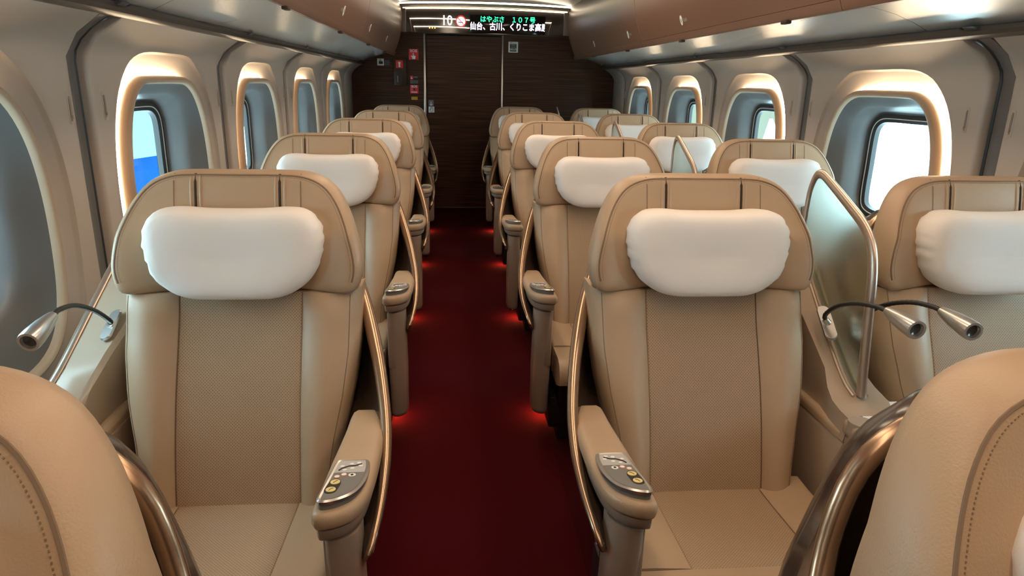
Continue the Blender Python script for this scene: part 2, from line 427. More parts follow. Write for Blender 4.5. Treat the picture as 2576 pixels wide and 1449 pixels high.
# centre vault
prof = [(-.95, 2.205), (-.80, 2.225), (-.5, 2.25), (0, 2.262), (.5, 2.25), (.80, 2.225), (.95, 2.205)]
V = [(x, y, z) for y in (Y0, Y1) for x, z in prof] + [(x, y, z + .03) for y in (Y0, Y1) for x, z in prof]
n = len(prof); F = [(i, i + 1, n + i + 1, n + i) for i in range(n - 1)] + [(2 * n + i, 2 * n + i + 1, 3 * n + i + 1, 3 * n + i) for i in range(n - 1)]
mobj('vault_panel', V, F, 'ceil', ceil_o)
BY = [-1.4, 2.43 - 2.6, 2.43, 5.03, Y1]
CVP = [(.985, 1.690), (1.03, 1.686), (1.10, 1.674), (1.18, 1.655), (1.25, 1.630), (1.30, 1.606), (1.33, 1.597), (1.33, 1.622), (1.57, 1.622), (1.57, 1.50), (1.575, 1.50), (1.575, 1.63), (1.40, 1.9), (.95, 2.24)]
for s in (-1, 1):
    for a, b in zip(BY, BY[1:]):
        rr = [[Vector((s * d, y, z)) for d, z in CVP[:7]] for y in (a + .0015, b - .0015)]
        rings('cove_panel', rr, 'cove', ceil_o, closed=False)
    rr = [[Vector((s * d, y, z)) for d, z in CVP[6:]] for y in (Y0, Y1 + .1)]
    rings('light_seal_skin', rr, 'black', ceil_o, closed=False)  # unseen skin, lid and drop shaped to stop sky light leaking in
def make_bin(s, a, b, label):
    X = XC; root = empty('overhead_bin', (X, a, 1.675)); tag(root, label, 'luggage bin', 'overhead bins along the ceiling')
    L = b - a; z0 = 1.675
    face = catmull([(.978, 1.703, 0), (.958, 1.75, 0), (.932, 1.82, 0), (.912, 1.90, 0), (.897, 2.0, 0), (.893, 2.08, 0), (.905, 2.15, 0), (.93, 2.215, 0)], 4)
    pr = [(p.x, p.y) for p in face] + [(.96, 2.235), (1.02, 2.2), (1.06, 1.9), (1.02, 1.703)]
    def sec(e, y): return [Vector((s * (d + e), y, z - z0)) for d, z in pr]
    rings('bin_door', [sec(.006, .002), sec(0, .006), sec(0, L - .006), sec(.006, L - .002)], 'bin', root, cap0=True, cap1=True)
    lp = [(.968, 1.699), (.972, 1.690), (.980, 1.668), (.986, 1.662), (1.0, 1.662), (1.01, 1.672), (1.01, 1.699)]
    rr = [[Vector((s * d, y, z - z0)) for d, z in lp] for y in (.002, L - .002)]
    rings('bin_lip', rr, 'binlip', root, cap0=True, cap1=True)
    return root
def bin_marks(s, root, y0, ys_t, ys_s):
    for y in ys_t:
        v, f = boxvf((s * .985 - .012, y - y0 - .026, 1.650 - 1.675), (s * .985 + .012, y - y0 + .026, 1.664 - 1.675), .004); mobj('latch', v, f, 'slot', root)
    for y in ys_s:
        # oval seat number badge on the curved face
        d0, z0 = .9525, 1.765; nv = Vector((-s * .94, 0, -.34)).normalized(); t = Vector((-s * nv.z * 0, 0, 0)); up = Vector((-s * .34, 0, .94)) ; up = Vector((-nv.z * s * 0, 0, 0)) if False else Vector((-s * .34 * 1, 0, .94)).normalized()
        c = Vector((s * d0, y - y0, z0 - 1.675)) + nv * .001
        P = [c + Vector((0, 1, 0)) * (.019 * math.cos(a_)) + up * (.028 * math.sin(a_)) for a_ in [2 * PI * i / 20 for i in range(20)]]
        o = rings('number_badge', [P, [p + nv * .0025 for p in P]], 'white', root, cap0=True, cap1=True)
        P2 = [c + nv * .0028 + Vector((0, 1, 0)) * (.006 * math.cos(a_)) + up * (.012 * math.sin(a_)) for a_ in [2 * PI * i / 12 for i in range(12)]]
        rings('badge_mark', [P2, [p + nv * .0006 for p in P2]], 'grey', o, cap1=True)
        for j in range(3):
            cc = c + Vector((0, -(.04 + .022 * j), 0)); w_ = .007
            P3 = [cc + Vector((0, q * w_, 0)) + up * (r * .010) for q, r in ((-1, -1), (1, -1), (1, .8), (-1, .8))]
            rings('badge_print', [P3, [p + nv * .0006 for p in P3]], 'grey', o, cap1=True)
binlab = {-1: ['brown overhead bin above the single seats, the one behind the row without lamps', 'brown overhead bin above the single seats, middle section', 'brown overhead bin above the single seats, section reaching the dark wood bulkhead'],
          1: ['brown overhead bin above the paired seats, the end section away from the bulkhead', 'brown overhead bin above the paired seats, middle section', 'brown overhead bin above the paired seats, section reaching the dark wood bulkhead']}
for s in (-1, 1):
    for i, (a, b) in enumerate(((-.17, 2.43), (2.43, 5.03), (5.03, Y1))):
        r = make_bin(s, a, b, binlab[s][i])
        tt = [y for y in (.25, 1.55, 2.85, 4.165, 5.475, 6.78) if a < y < b]; ss = [y for y in (.2, 1.52, 2.82, 4.10, 5.35, 6.64) if a < y < b]
        bin_marks(s, r, a, tt, ss)
# ceiling luminaires between the bins (real lamps of the saloon)
for i, x in enumerate((XC - .42, XC + .42)):
    for j, (a, b) in enumerate(((-1.1, .9), (1.1, 3.1), (3.3, 5.3))):
        o = tag(empty('ceiling_light', (x, (a + b) / 2, 2.24)), 'warm white ceiling light strip over the %s seats, %s' % (('single', 'paired')[i], ('farthest from the bulkhead', 'between the other two', 'nearest the bulkhead')[j]), 'ceiling light', 'ceiling lights between the bins')
        box('diffuser', (-.10, -(b - a) / 2, -.025), (.10, (b - a) / 2, -.015), 'ceilled', o)
        box('frame', (-.115, -(b - a) / 2 - .015, -.018), (.115, (b - a) / 2 + .015, .01), 'rail', o)

# ------------------------------------------------------------------ end walls
bk = struct(empty('wall_back', (0, Y1, 0)))
box('wood_panel', (XL - .05, 0, 0), (-.318, .05, 1.896), 'wood', bk)
box('wood_panel', (.552, 0, 0), (XR + .05, .05, 1.896), 'wood', bk)
box('upper_wall', (XL - .1, .052, 1.88), (XR + .1, .09, 2.30), 'black', bk)
box('skirting', (XL, -.006, 0), (-.318, .0, .06), 'dark', bk); box('skirting', (.552, -.006, 0), (XR, 0, .06), 'dark', bk)
dr = struct(empty('door_1', (0, Y1 + .012, 0)))
box('door_leaf', (-.285, 0, .004), (.535, .04, 1.88), 'woodd', dr); box('door_gap', (-.30, .004, 0), (-.284, .045, 1.88), 'black', dr)
struct(box('trim_3', (-.319, Y1 - .014, 0), (-.297, Y1 + .03, 1.896), 'silver', None, .003))
struct(box('trim_4', (.533, Y1 - .010, 0), (.552, Y1 + .03, 1.896), 'silver', None, .003))
struct(box('trim_5', (-.31, Y1 - .004, 0), (.545, Y1 + .02, .012), 'rail', None, .002))
struct(box('wall_front', (XL - .1, Y0 - .05, 0), (XR + .1, Y0, 2.35), 'wood'))
# header with LED strips, glowing reflection lines and information display
hd = struct(empty('trim_6', (0, Y1, 1.896)))
box('header_frame', (-.60, -.02, 0), (1.32, .05, .012), 'rail', hd, .003)
box('header_back', (-.60, .030, .01), (1.32, .05, .36), 'header', hd)
def glow_bar(name, x0, x1, z0, sag, y, r, m):
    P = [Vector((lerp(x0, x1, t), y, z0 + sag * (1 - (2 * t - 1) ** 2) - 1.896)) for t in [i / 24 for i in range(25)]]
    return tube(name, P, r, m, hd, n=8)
glow_bar('led_or_reflection_bar', -.565, 1.325, 2.197, .022, -.012, .0085, 'header_glow')
rr = []
for t in [i / 24 for i in range(25)]:
    x = lerp(-.56, 1.32, t); s_ = .022 * (1 - (2 * t - 1) ** 2)
    rr.append([Vector((x, yy, z + s_ - 1.896)) for yy, z in ((-.028, 2.186), (-.028, 2.176), (-.004, 2.158), (.02, 2.150), (.03, 2.19), (.0, 2.192))])
rings('cornice', rr, 'plastic', hd, cap0=True, cap1=True)
glow_bar('led_or_reflection_bar', -.53, 1.245, 2.146, .016, .018, .0045, 'header_glow')
box('side_cheek', (-.56, -.006, .012), (-.50, .03, .25), 'plastic', hd, .004)
box('side_cheek', (1.21, -.006, .012), (1.29, .03, .25), 'plastic', hd, .004)
glow_bar('led_or_reflection_bar', -.461, .18, 2.046, .008, .024, .004, 'header_glow'); glow_bar('led_or_reflection_bar', 1.005, 1.075, 2.040, .0, .024, .004, 'header_glow')  # glowing bars stand in for reflections of the LED strips in the header
glow_bar('led_or_reflection_bar', -.421, .18, 1.966, .006, .024, .0035, 'header_glow')  # lower strip reflection, also built as a glowing bar
glow_bar('reflection_line', .188, 1.004, 2.050, -.006, .0245, .002, 'reflection_glow'); glow_bar('reflection_line', .188, .90, 1.968, -.004, .0245, .002, 'reflection_glow')  # thin glowing tubes carry the same reflections across the display
for x0, z0, x1 in ((-.461, 2.046, -.44), (-.421, 1.966, -.405)):
    P = [Vector((x0, .022, z0 - 1.896)), Vector((x1, .022, .016))]; tube('return_edge', P, .006, 'plastic', hd, n=6)
for x0, z0, x1 in ((1.075, 2.04, 1.04), (.93, 1.965, .915)):
    P = [Vector((x0, .022, z0 - 1.896)), Vector((x1, .022, .016))]; tube('return_edge', P, .006, 'plastic', hd, n=6)
dsp = tag(empty('information_display', (.596, Y1 + .012, 1.93)), 'LED destination display with green and white Japanese text above the bulkhead door', 'display')
box('screen', (-.41, 0, -.012), (.41, .012, .172), 'screen', dsp, .001)
for i, ch in enumerate('はやぶさ　１０７号'):
    if ch != '　': text('green_character', ch, .068, 'green', dsp, ((i - 4) * .0673, -.003, .126), bold=.0008, sx=.99)
for i, ch in enumerate('仙台、古川、くりこま高原'):
    cx = .012 + (i - 5.5) * .0710
    text('white_character', ch, .084, 'violet', dsp, (cx, -.003, .052), bold=.0014, sx=.845, clip=(max(-.05, -.406 - cx), min(.05, .404 - cx)))
cn = tag(empty('car_number', (-.063, Y1 + .012, 2.03)), 'white illuminated car number 10 on the header beside the no smoking sign', 'sign')
text('digits', '10', .142, 'lit', cn, (0, 0, .002), sx=.88, bold=.001)
ns = tag(empty('no_smoking_sign', (.088, Y1 + .010, 2.03)), 'round red and white no smoking sign beside the illuminated number 10', 'sign')
v, f = cylvf((0, 0, 0), (0, -.004, 0), .046, n=32); mobj('disc', v, f, 'lit', ns)
tube('ring', [(.051 * math.cos(a), -.005, .055 * math.sin(a)) for a in [2 * PI * i / 40 for i in range(40)]], .0055, 'litred', ns, closed=True, n=6)
tube('slash', [(-.032, -.006, .034), (.032, -.006, -.034)], .0038, 'litred', ns, n=6)
box('cigarette', (-.028, -.006, -.014), (.024, -.004, -.006), 'dark', ns)
tube('smoke', catmull([(-.012, -.0055, .036), (-.008, -.0055, .018), (.012, -.0055, .016), (.016, -.0055, .004), (.026, -.0055, 0)], 5), .0018, 'dark', ns, n=5)
il = tag(empty('indicator_lights', (-.22, Y1 + .016, 1.957)), 'row of three small orange indicator lights on the header', 'indicator light')
for i in range(3):
    v, f = cylvf((-.028 + .028 * i, 0, 0), (-.028 + .028 * i, -.004, 0), .007, n=10); mobj('bulb', v, f, 'orange', il)

# signs on the bulkhead
def plate(root, x0, x1, z0, z1, m, y=0.0, th=.004, name='plate', bev=.0015):
    return box(name, (x0, y - th, z0), (x1, y, z1), m, root, bev)
def hand(root, cx, cz, k, m, y=-.0046, outline=False):
    P = [(-.10, .50), (.0, .52), (.04, .46), (.04, .08), (.34, .02), (.36, -.12), (.30, -.5), (-.16, -.5), (-.22, -.26), (-.42, .0), (-.36, .10), (-.12, -.06), (-.10, .46)]
    V = [Vector((cx + x * k, y, cz + z * k)) for x, z in P]; n = len(V)
    return mobj('hand_icon', V + [v + Vector((0, -.0012, 0)) for v in V], [tuple(range(n)), tuple(range(2 * n - 1, n - 1, -1))] + [(i, (i + 1) % n, n + (i + 1) % n, n + i) for i in range(n)], m, root, smooth=False)
def dashes(root, x0, x1, zs, m, y=-.0046, h=.006, seed=1):
    rnd = random.Random(seed); mb = MB()
    for z in zs:
        x = x0
        while x < x1 - .004:
            wd = min(rnd.uniform(.006, .014), x1 - x); v, f = boxvf((x, y - .0006, z), (x + wd, y, z + h)); mb.add(v, f); x += wd + .004
    return mb.obj('print', m, root, smooth=False)
q = tag(empty('sos_sign', (-.425, Y1, 1.682)), 'large red SOS sign with white pointing hand, upper one on the bulkhead', 'sign')
plate(q, -.052, .052, -.055, .055, 'red'); text('lettering', 'SOS', .040, 'white', q, (0, -.005, .034), sx=1.12, bold=.0006); hand(q, -.002, -.018, .062, 'white')
q = tag(empty('screw_pair', (-.425, Y1, 1.585)), 'pair of small dark screws under the upper SOS sign', 'screw')
for x in (-.03, .03): 
    v, f = cylvf((x, 0, 0), (x, -.004, 0), .006, n=10); mobj('screw', v, f, 'dark', q)
q = tag(empty('sos_button_panel', (-.425, Y1, 1.316)), 'lower red SOS panel with dark push button on the bulkhead', 'button panel')
plate(q, -.045, .045, -.045, .046, 'red'); text('lettering', 'SOS', .034, 'white', q, (0, -.005, .030), sx=1.1, bold=.0006); box('button', (-.010, -.012, -.012), (.010, -.004, .012), 'dark', q, .002); dashes(q, -.034, .034, (-.034,), 'white', h=.010, seed=3)
q = tag(empty('emergency_notice', (-.425, Y1, 1.415)), 'small notice with red hand pictogram above the lower SOS panel', 'sign')
plate(q, -.044, .044, -.045, .047, 'dark', th=.003); box('red_square', (-.042, -.0045, .006), (-.012, -.003, .044), 'red', q); hand(q, -.027, .022, .022, 'white', y=-.005); dashes(q, -.006, .042, (.026,), 'grey', y=-.0035, h=.010, seed=5); dashes(q, -.040, .042, (-.010, -.022, -.034), 'grey', y=-.0035, seed=6)
q = tag(empty('yellow_label', (-.425, Y1, 1.222)), 'small yellow label with Japanese text below the lower SOS panel', 'label')
plate(q, -.034, .034, -.0165, .0165, 'yellow', th=.003); text('lettering', 'マイク', .026, 'dark', q, (0, -.0045, 0), sx=.78)
q = tag(empty('flashlight_box', (-.573, Y1, 1.495)), 'wood veneered emergency flashlight box with red flashlight pictogram', 'box')
box('body', (-.068, -.045, -.14), (.068, 0, .14), 'boxwood', q, .004); box('red_square', (-.042, -.048, .040), (.034, -.045, .120), 'red', q, .001)
P = [(-.004 - .014, .102), (-.004 + .014, .102), (-.004 + .011, .088), (-.004 + .008, .082), (-.004 + .008, .050), (-.004 - .008, .050), (-.004 - .008, .082), (-.004 - .011, .088)]
V = [Vector((x, -.0486, z)) for x, z in P] + [Vector((x, -.0498, z)) for x, z in P]; mobj('flashlight_icon', V, [tuple(range(8)), tuple(range(15, 7, -1))] + [(i, (i + 1) % 8, 8 + (i + 1) % 8, 8 + i) for i in range(8)], 'white', q, smooth=False)
for i in range(3):
    tube('beam_mark', [(-.012 + .008 * i, -.0485, .106), (-.016 + .012 * i, -.0485, .115)], .0012, 'white', q, n=4)
for i in range(3): box('vent', (-.020, -.0462, -.106 + .026 * i), (.012, -.044, -.090 + .026 * i), 'dark', q)
box('vent_label', (-.030, -.046, -.106), (-.022, -.0445, -.04), 'grey', q)
q = tag(empty('baggage_sign', (-.783, Y1, 1.595)), 'white square sign with dark bag pictogram beside the flashlight box', 'sign')
plate(q, -.036, .036, -.036, .036, 'white'); box('bag_icon', (-.018, -.006, -.020), (.026, -.004, .006), 'dark', q, .001); tube('strap_icon', catmull([(-.012, -.005, .004), (-.004, -.005, .026), (.010, -.005, .006)], 4), .002, 'dark', q, n=4)
box('text_plate', (.037, -.002, -.036), (.104, 0, .030), 'dark', q); dashes(q, .042, .10, (.010, -.004), 'grey', y=-.0025, seed=8); dashes(q, .042, .10, (-.018, -.028), 'grey', y=-.0025, h=.004, seed=9)
q = tag(empty('wifi_sign', (.658, Y1, 1.78)), 'white framed sign with dark green Wi-Fi panel on the bulkhead', 'sign')
plate(q, -.053, .053, -.056, .056, 'white', bev=.004, th=.006); box('green_panel', (-.037, -.0075, -.046), (.037, -.006, .032), 'gdark', q); text('lettering', 'Wi-Fi', .034, 'white', q, (0, -.0085, -.026), bold=.0004); v, f = cylvf((-.026, -.006, .044), (-.026, -.0078, .044), .007, n=14); mobj('red_dot', v, f, 'red', q)
dashes(q, -.014, .034, (.041,), 'grey', y=-.0065, h=.006, seed=10); text('line_text', 'FREE', .022, 'grey', q, (0, -.0085, .018)); text('line_text', 'Japan', .022, 'grey', q, (0, -.0085, -.002))
q = tag(empty('arrow_plate', (-.244, Y1 + .012, 1.173)), 'grey plate with white down arrow on the bulkhead door', 'sign')
plate(q, -.028, .028, -.032, .032, 'dgrey', th=.003)
tube('arrow_icon', [(0, -.004, .014), (0, -.004, -.024)], .0035, 'white', q, n=6); tube('arrow_icon', [(-.016, -.004, -.010), (0, -.004, -.026), (.016, -.004, -.010)], .003, 'white', q, n=6)
q = tag(empty('hand_plate', (-.241, Y1 + .012, 1.104)), 'white square plate with open hand pictogram under the down arrow', 'sign')
plate(q, -.032, .032, -.032, .032, 'white', th=.003)
tube('palm_icon', catmull([(-.010, -.004, -.022), (-.020, -.004, -.002), (-.014, -.004, .004), (-.008, -.004, -.002), (-.010, -.004, .020), (0, -.004, .026), (.012, -.004, .018), (.016, -.004, -.006), (.006, -.004, -.024)], 5, True), .0016, 'dark', q, closed=True, n=5)
for x in (-.003, .004): tube('finger_line', [(x, -.004, .006), (x, -.004, .022)], .001, 'dark', q, n=4)

# ------------------------------------------------------------------ seat
HEAD = sym_outline([(0, 1.178), (.10, 1.178), (.17, 1.174), (.225, 1.152), (.262, 1.110), (.288, 1.055), (.304, 1.0), (.311, .955), (.307, .920), (.291, .890), (.24, .885), (.12, .885), (0, .885)], 112)
PIL = sym_outline([(0, 1.098), (.07, 1.099), (.13, 1.103), (.178, 1.097), (.208, 1.070), (.219, 1.03), (.213, .982), (.192, .932), (.152, .896), (.105, .879), (.05, .876), (0, .876)], 96)
def hy(x, z):
    """shift of the headrest surface: tilt plus forward wings"""
    t = max(0, min(1, (abs(x) - .10) / .20)); t = t * t * (3 - 2 * t)
    wz = max(0, min(1, (1.17 - z) / .14)); return -.045 * (1.178 - z) / .29 - .055 * t * wz
def yb(z): return -.085 - .175 * (.885 - z) / .49 - .016 * math.sin(PI * max(0, min(1, (.80 - z) / .42)))
def hw(z): return pl(z, [(.36, .236), (.45, .240), (.55, .255), (.65, .276), (.75, .288), (.89, .291)])
def make_seat(s, armrest, name, loc):
    """s = side of the aisle armrest (+1 / -1)"""
    root = empty(name, loc)
    # --- headrest
    prof = [(.80, .050), (.93, .050), (.98, .042), (1.0, .026), (1.0, .004), (.992, -.010), (.975, -.020), (.955, -.0255), (.93, -.0285), (.88, -.031), (.78, -.033), (.62, -.035), (.45, -.036), (.28, -.036), (.12, -.036), (.01, -.036)]
    R = []
    for sc, y in prof:
        ring = []
        for p in HEAD:
            x, z = p.x * sc * .965, 1.03 + (p.y - 1.03) * sc
            k = 1 if y < 0 else max(0, 1 - y / .05); ring.append(Vector((x, y + hy(x, z) * (.55 + .45 * k), z)))
        R.append(ring)
    head = rings('headrest', R, 'leather', root, cap0=True, cap1=True, sharp=70)
    tr = bvh(head); D = (0, 1, 0)
    ring = [(p.x * .912, 0, 1.03 + (p.y - 1.03) * .945) for p in HEAD if p.y > .90]
    # order the upper piping from one side over the top to the other
    up = sorted(ring, key=lambda q: math.atan2(q[0], q[2] - .90))
    seam_on('piping', tr, up, D, .0024, 'seam', head, lift=.0002)
    up2 = [(q[0] * .972, 0, 1.03 + (q[2] - 1.03) * .972) for q in up]
    mb = MB()
    hits = []
    for p_ in up2:
        h = tr.ray_cast(Vector((p_[0], -1, p_[2])), Vector(D)); hits.append(h[0])
    hits = [h for h in hits if h is not None]; hs = resample(hits, 440, False)
    for i in range(0, 439, 2):
        v, f = tubevf([hs[i] + Vector((0, -.0004, 0)), hs[i].lerp(hs[i + 1], .8) + Vector((0, -.0004, 0))], .0008, n=4); mb.add(v, f)
    mb.obj('stitching', 'stitch', head, smooth=False)['kind'] = 'stuff'
    for sg in (-1, 1):
        zz = [1.172 - .018 * i for i in range(8)]
        seam_on('slot', tr, [(sg * .101, 0, z) for z in zz], D, .0036, 'slot', head, lift=-.0012)
        for x in (.090, .112): seam_on('strap_edge', tr, [(sg * x, 0, z) for z in zz], D, .0026, 'leather', head, lift=.0002)
        seam_on('strap_seam', tr, [(sg * .152, 0, z) for z in zz], D, .0014, 'seam', head, lift=0)
    # --- pillow
    prof = [(.90, -.035), (.985, -.05), (1.0, -.066), (1.0, -.085), (.985, -.104), (.955, -.118), (.90, -.128), (.80, -.134), (.65, -.137), (.45, -.138), (.25, -.138), (.01, -.138)]
    R = []
    for sc, y in prof:
        ring = []
        for k, p in enumerate(PIL):
            x, z = p.x * sc * .965, .992 + (p.y - .99) * sc * .955
            end = max(0, (abs(p.x) - .17) / .05)
            wr = .0022 * math.sin(p.y * 190 + (2 if p.x > 0 else 0)) * end * (1 if .9 < sc else 0)
            fold = -.005 * math.exp(-((abs(x) - .178) / .010) ** 2) * (1 if sc > .3 else 0) + .006 * max(0, (abs(x) - .185) / .03)
            dip = .010 * math.exp(-(x / .12) ** 2) * (1 - abs(z - .99) / .12) if y < -.09 else 0
            ring.append(Vector((x + wr, y + hy(x * .6, z) * .9 + fold + dip, z + wr)))
        R.append(ring)
    pil = rings('pillow', R, 'pillow', root, cap0=True, cap1=True, sharp=75)
    tp = bvh(pil)
    for sg in (-1, 1):
        pass
    # --- backrest
    zt, zb = .887, .350
    HT = zt - zb
    def cen(u, v):
        x = lerp(-.150, .150, u); z = lerp(zt, zb, v); return (x, yb(z) - .004 + .006 * (1 - (x / .15) ** 2), z)
    bc = slab('centre_panel', cen, (0, .06, 0), .30, HT, .006, 10, 22, 'perf', root, (1, 1, 0, 1))
    for sg in (-1, 1):
        def bol(u, v, sg=sg):
            z = lerp(zt, zb, v); x = lerp(.1505, hw(z), u)
            e = min(1, v / .05) if v < .05 else 1
            return (sg * x, yb(z) - (.030 * math.sin(PI * min(1, u * 1.02) ** .85) * (.5 + .5 * e)) - .004 + .030 * max(0, (u - .8) / .2) ** 2, z)
        b = slab('side_bolster', bol, (0, .095, .0), .14, HT, .016, 14, 22, 'leather', root, (0, 1, 0, 1))
        t = bvh(b)
        path = [(sg * (hw(z) - .022), 0, z) for z in [zt - .006 - (HT - .03) * i / 26 for i in range(27)]]
        seam_on('stitching', t, path, D, .0014, 'seam', b, lift=0)
        tube('seam', [Vector((sg * .1505, yb(z) - .0025, z)) for z in [zt - HT * i / 20 for i in range(21)]], .0016, 'seam', b, n=5)
    box('back_core', (-.225, -.02, .45), (.225, .06, .90), 'plastic', root, .02)
    # --- cushion
    def zc(y): return .395 + .022 * max(0, (-.30 - y) / .45)
    def cc(u, v):
        x = lerp(-.145, .145, u); y = lerp(-.235, -.575, v); return (x, y, zc(y) - .004 - .006 * (1 - (x / .15) ** 2) * math.sin(PI * v))
    slab('seat_panel', cc, (0, 0, -.10), .29, .34, .005, 8, 14, 'perf_seat', root)
    def fr(u, v):
        x = lerp(-.262, .262, u); a = v * 1.45
        if a < .7: y = lerp(-.576, -.70, a / .7); z = zc(y) - .004 - .004 * (a / .7)
        else:
            th = (a - .7) / .75 * PI / 2 * 1.15; y = -.70 - .06 * math.sin(th); z = zc(-.70) - .008 - .07 * (1 - math.cos(th))
        return (x, y, z)
    V = []; F = []; nu, nv = 12, 16
    for j in range(nv + 1):
        for i in range(nu + 1): V.append(Vector(fr(i / nu, j / nv)))
    V += [Vector((lerp(-.262, .262, i / nu), -.68, .29)) for i in range(nu + 1)] + [Vector((lerp(-.262, .262, i / nu), -.576, .29)) for i in range(nu + 1)]
    rows = nv + 3; W_ = nu + 1
    for j in range(rows): 
        for i in range(nu):
            a = j * W_ + i; b = ((j + 1) % rows) * W_ + i; F.append((a, a + 1, b + 1, b))
    F.append(tuple(j * W_ for j in range(rows))); F.append(tuple(j * W_ + nu for j in range(rows)))
    mobj('front_panel', V, F, 'leather', root, sharp=50)
    for sg in (-1, 1):
        def cb(u, v, sg=sg):
            x = lerp(.1455, .264, u); y = lerp(-.235, -.574, v); return (sg * x, y, zc(y) - .004 + .022 * math.sin(PI * min(1, u) * .62) * (1 - .75 * v))
        slab('seat_bolster', cb, (0, 0, -.11), .12, .37, .012, 8, 12, 'leather', root, (0, 1, 1, 0))
    box('cushion_base', (-.25, -.66, .20), (.25, .0, .30), 'base', root, .01)
    def lg(u, v): return (lerp(-.19, .19, u), -.735 + .10 * v + -.012 * math.sin(PI * v), lerp(.335, .13, v))
    slab('leg_rest', lg, (0, .04, .015), .38, .2, .015, 6, 8, 'leather', root)
    base = box('base', (-.275, -.60, .062), (.275, -.20, .20), 'base', root, .008); box('toe_kick', (-.235, -.58, 0), (.235, -.10, .064), 'base', root, .004)
    # --- wrap-round shell: loft of U sections
    T = .016
    lev = [(.10, -.50, .322, .30), (.20, -.52, .326, .30), (.30, -.535, .330, .30), (.40, -.55, .334, .30), (.47, -.58, .350, .295), (.51, -.635, .366, .29), (.53, -.645, .374, .288), (.55, -.62, .381, .285), (.565, -.55, .386, .282), (.58, -.475, .387, .279), (.60, -.395, .385, .276), (.64, -.295, .376, .268), (.70, -.175, .354, .257), (.76, -.075, .328, .248), (.82, .008, .302, .24), (.87, .055, .281, .232), (.92, .085, .263, .224), (.96, .093, .253, .215), (1.0, .098, .240, .207), (1.03, .102, .220, .200), (1.055, .106, .190, .192), (1.068, .110, .155, .188), (1.074, .112, .12, .186)]
    K = 10
    def section(z, yf, wd, yk, e):
        wd -= e; yk -= e; wk = max(wd - .25 * (yk - yf), min(.17, wd)); r = min(.08, wk * .5); yo = .085
        P = [Vector((s * lerp(wd, wk, i / K), lerp(yf, yk - r, i / K), z)) for i in range(K)]
        P += [Vector((s * (wk - r + r * math.cos(a)), yk - r + r * math.sin(a), z)) for a in [PI / 2 * i / 6 for i in range(7)]]
        wo = min(wd, .292 - e)
        P += [Vector((-s * (wo - r + r * math.sin(a)), yk - r + r * math.cos(a), z)) for a in [PI / 2 * i / 6 for i in range(7)]]
        yend = max(yo, yf) if armrest else yf
        yend = min(yend, yk - r)
        P += [Vector((-s * wo, lerp(yk - r, yend, (i + 1) / 3), z)) for i in range(3)]
        return P
    lv = lev if armrest else [(z, max(yf, .02), min(wd, .30), yk) for z, yf, wd, yk in lev]
    OUT = [section(*l, 0) for l in lv]; INN = [section(*l, T) for l in lv]
    n = len(OUT[0]); V = [p for r in OUT for p in r] + [p for r in INN for p in r]; F = []; off = n * len(OUT)
    for i in range(len(OUT) - 1):
        for j in range(n - 1):
            a = i * n + j; F.append((a, a + 1, a + n + 1, a + n)); F.append((off + a, off + a + n, off + a + n + 1, off + a + 1))
        F.append((i * n, (i + 1) * n, off + (i + 1) * n, off + i * n)); F.append((i * n + n - 1, off + i * n + n - 1, off + (i + 1) * n + n - 1, (i + 1) * n + n - 1))
    for j in range(n - 1):
        t = (len(OUT) - 1) * n + j; F.append((t, t + 1, off + t + 1, off + t)); F.append((j, off + j, off + j + 1, j + 1))
    mobj('shell', V, F, 'shell', root, sharp=50)
    rim = [Vector((s * (l[2] - T / 2), l[1], l[0])) for l in lv if l[0] > .50]
    top = [(p + q) / 2 for p, q in zip(OUT[-1], INN[-1])][1:]
    other = [Vector((-s * (min(l[2], .292) - T / 2), (OUT[i][-1].y), l[0])) for i, l in enumerate(lv) if l[0] > .62][::-1]
    path = resample(catmull(rim + top[::2] + other, 3), 90, False)
    rad = [min(.0125, .0065 + .006 * i / 12) + .0055 * max(0, 1 - abs(p.z - .76) / .16) for i, p in enumerate(path)]
    tube('shell_rim', path, rad, 'bronze', root, n=12)
    # --- armrest
    if armrest:
        def plan(pts, n=64): return resample(catmull([(x, y, 0) for x, y in pts], 8, True), n)
        ob = plan([(.284, -.235), (.300, -.222), (.335, -.222), (.352, -.235), (.362, -.30), (.368, -.42), (.368, -.54), (.362, -.62), (.345, -.668), (.318, -.692), (.292, -.700), (.276, -.692), (.272, -.66), (.276, -.50), (.282, -.34)])
        def at(P, h, e): return [Vector((s * p.x, p.y, .625 + .03 * (-.23 - p.y) / .47 + h)) for p in (offs(P, -e) if e else P)]
        R = [at(ob, -.036, .010), at(ob, -.034, .002), at(ob, -.028, -.002), at(ob, -.012, -.002), at(ob, -.004, .002), at(ob, .0, .009), at(ob, .001, .016)]
        pad = rings('armrest_pad', R, 'leather', root, cap0=True, cap1=True, sharp=60)
        R = [at(ob, -.062, .012), at(ob, -.058, .007), at(ob, -.037, .005)]
        rings('armrest_tray', R, 'plastic', root, cap0=True, cap1=True, sharp=50)
        # body under the armrest and the front post
        mb = MB(); v, f = boxvf((.284, -.672, .36), (.316, -.20, .585), .008); mb.add([Vector((s * p.x, p.y, p.z)) for p in v], f)
        mb.obj('armrest_body', 'plastic', root)
        PP = plan([(.286, -.66), (.298, -.678), (.323, -.676), (.345, -.655), (.350, -.62), (.344, -.575), (.30, -.565), (.286, -.58)], 40)
        R = []
        for z, sh in ((.150, .012), (.156, .004), (.17, 0), (.35, -.002), (.50, .0), (.585, .0)):
            R.append([Vector((s * p.x, p.y + (.585 - z) * .05, z)) for p in offs(PP, -sh)])
        rings('armrest_post', R, 'plastic', root, cap0=True, cap1=True, sharp=50)
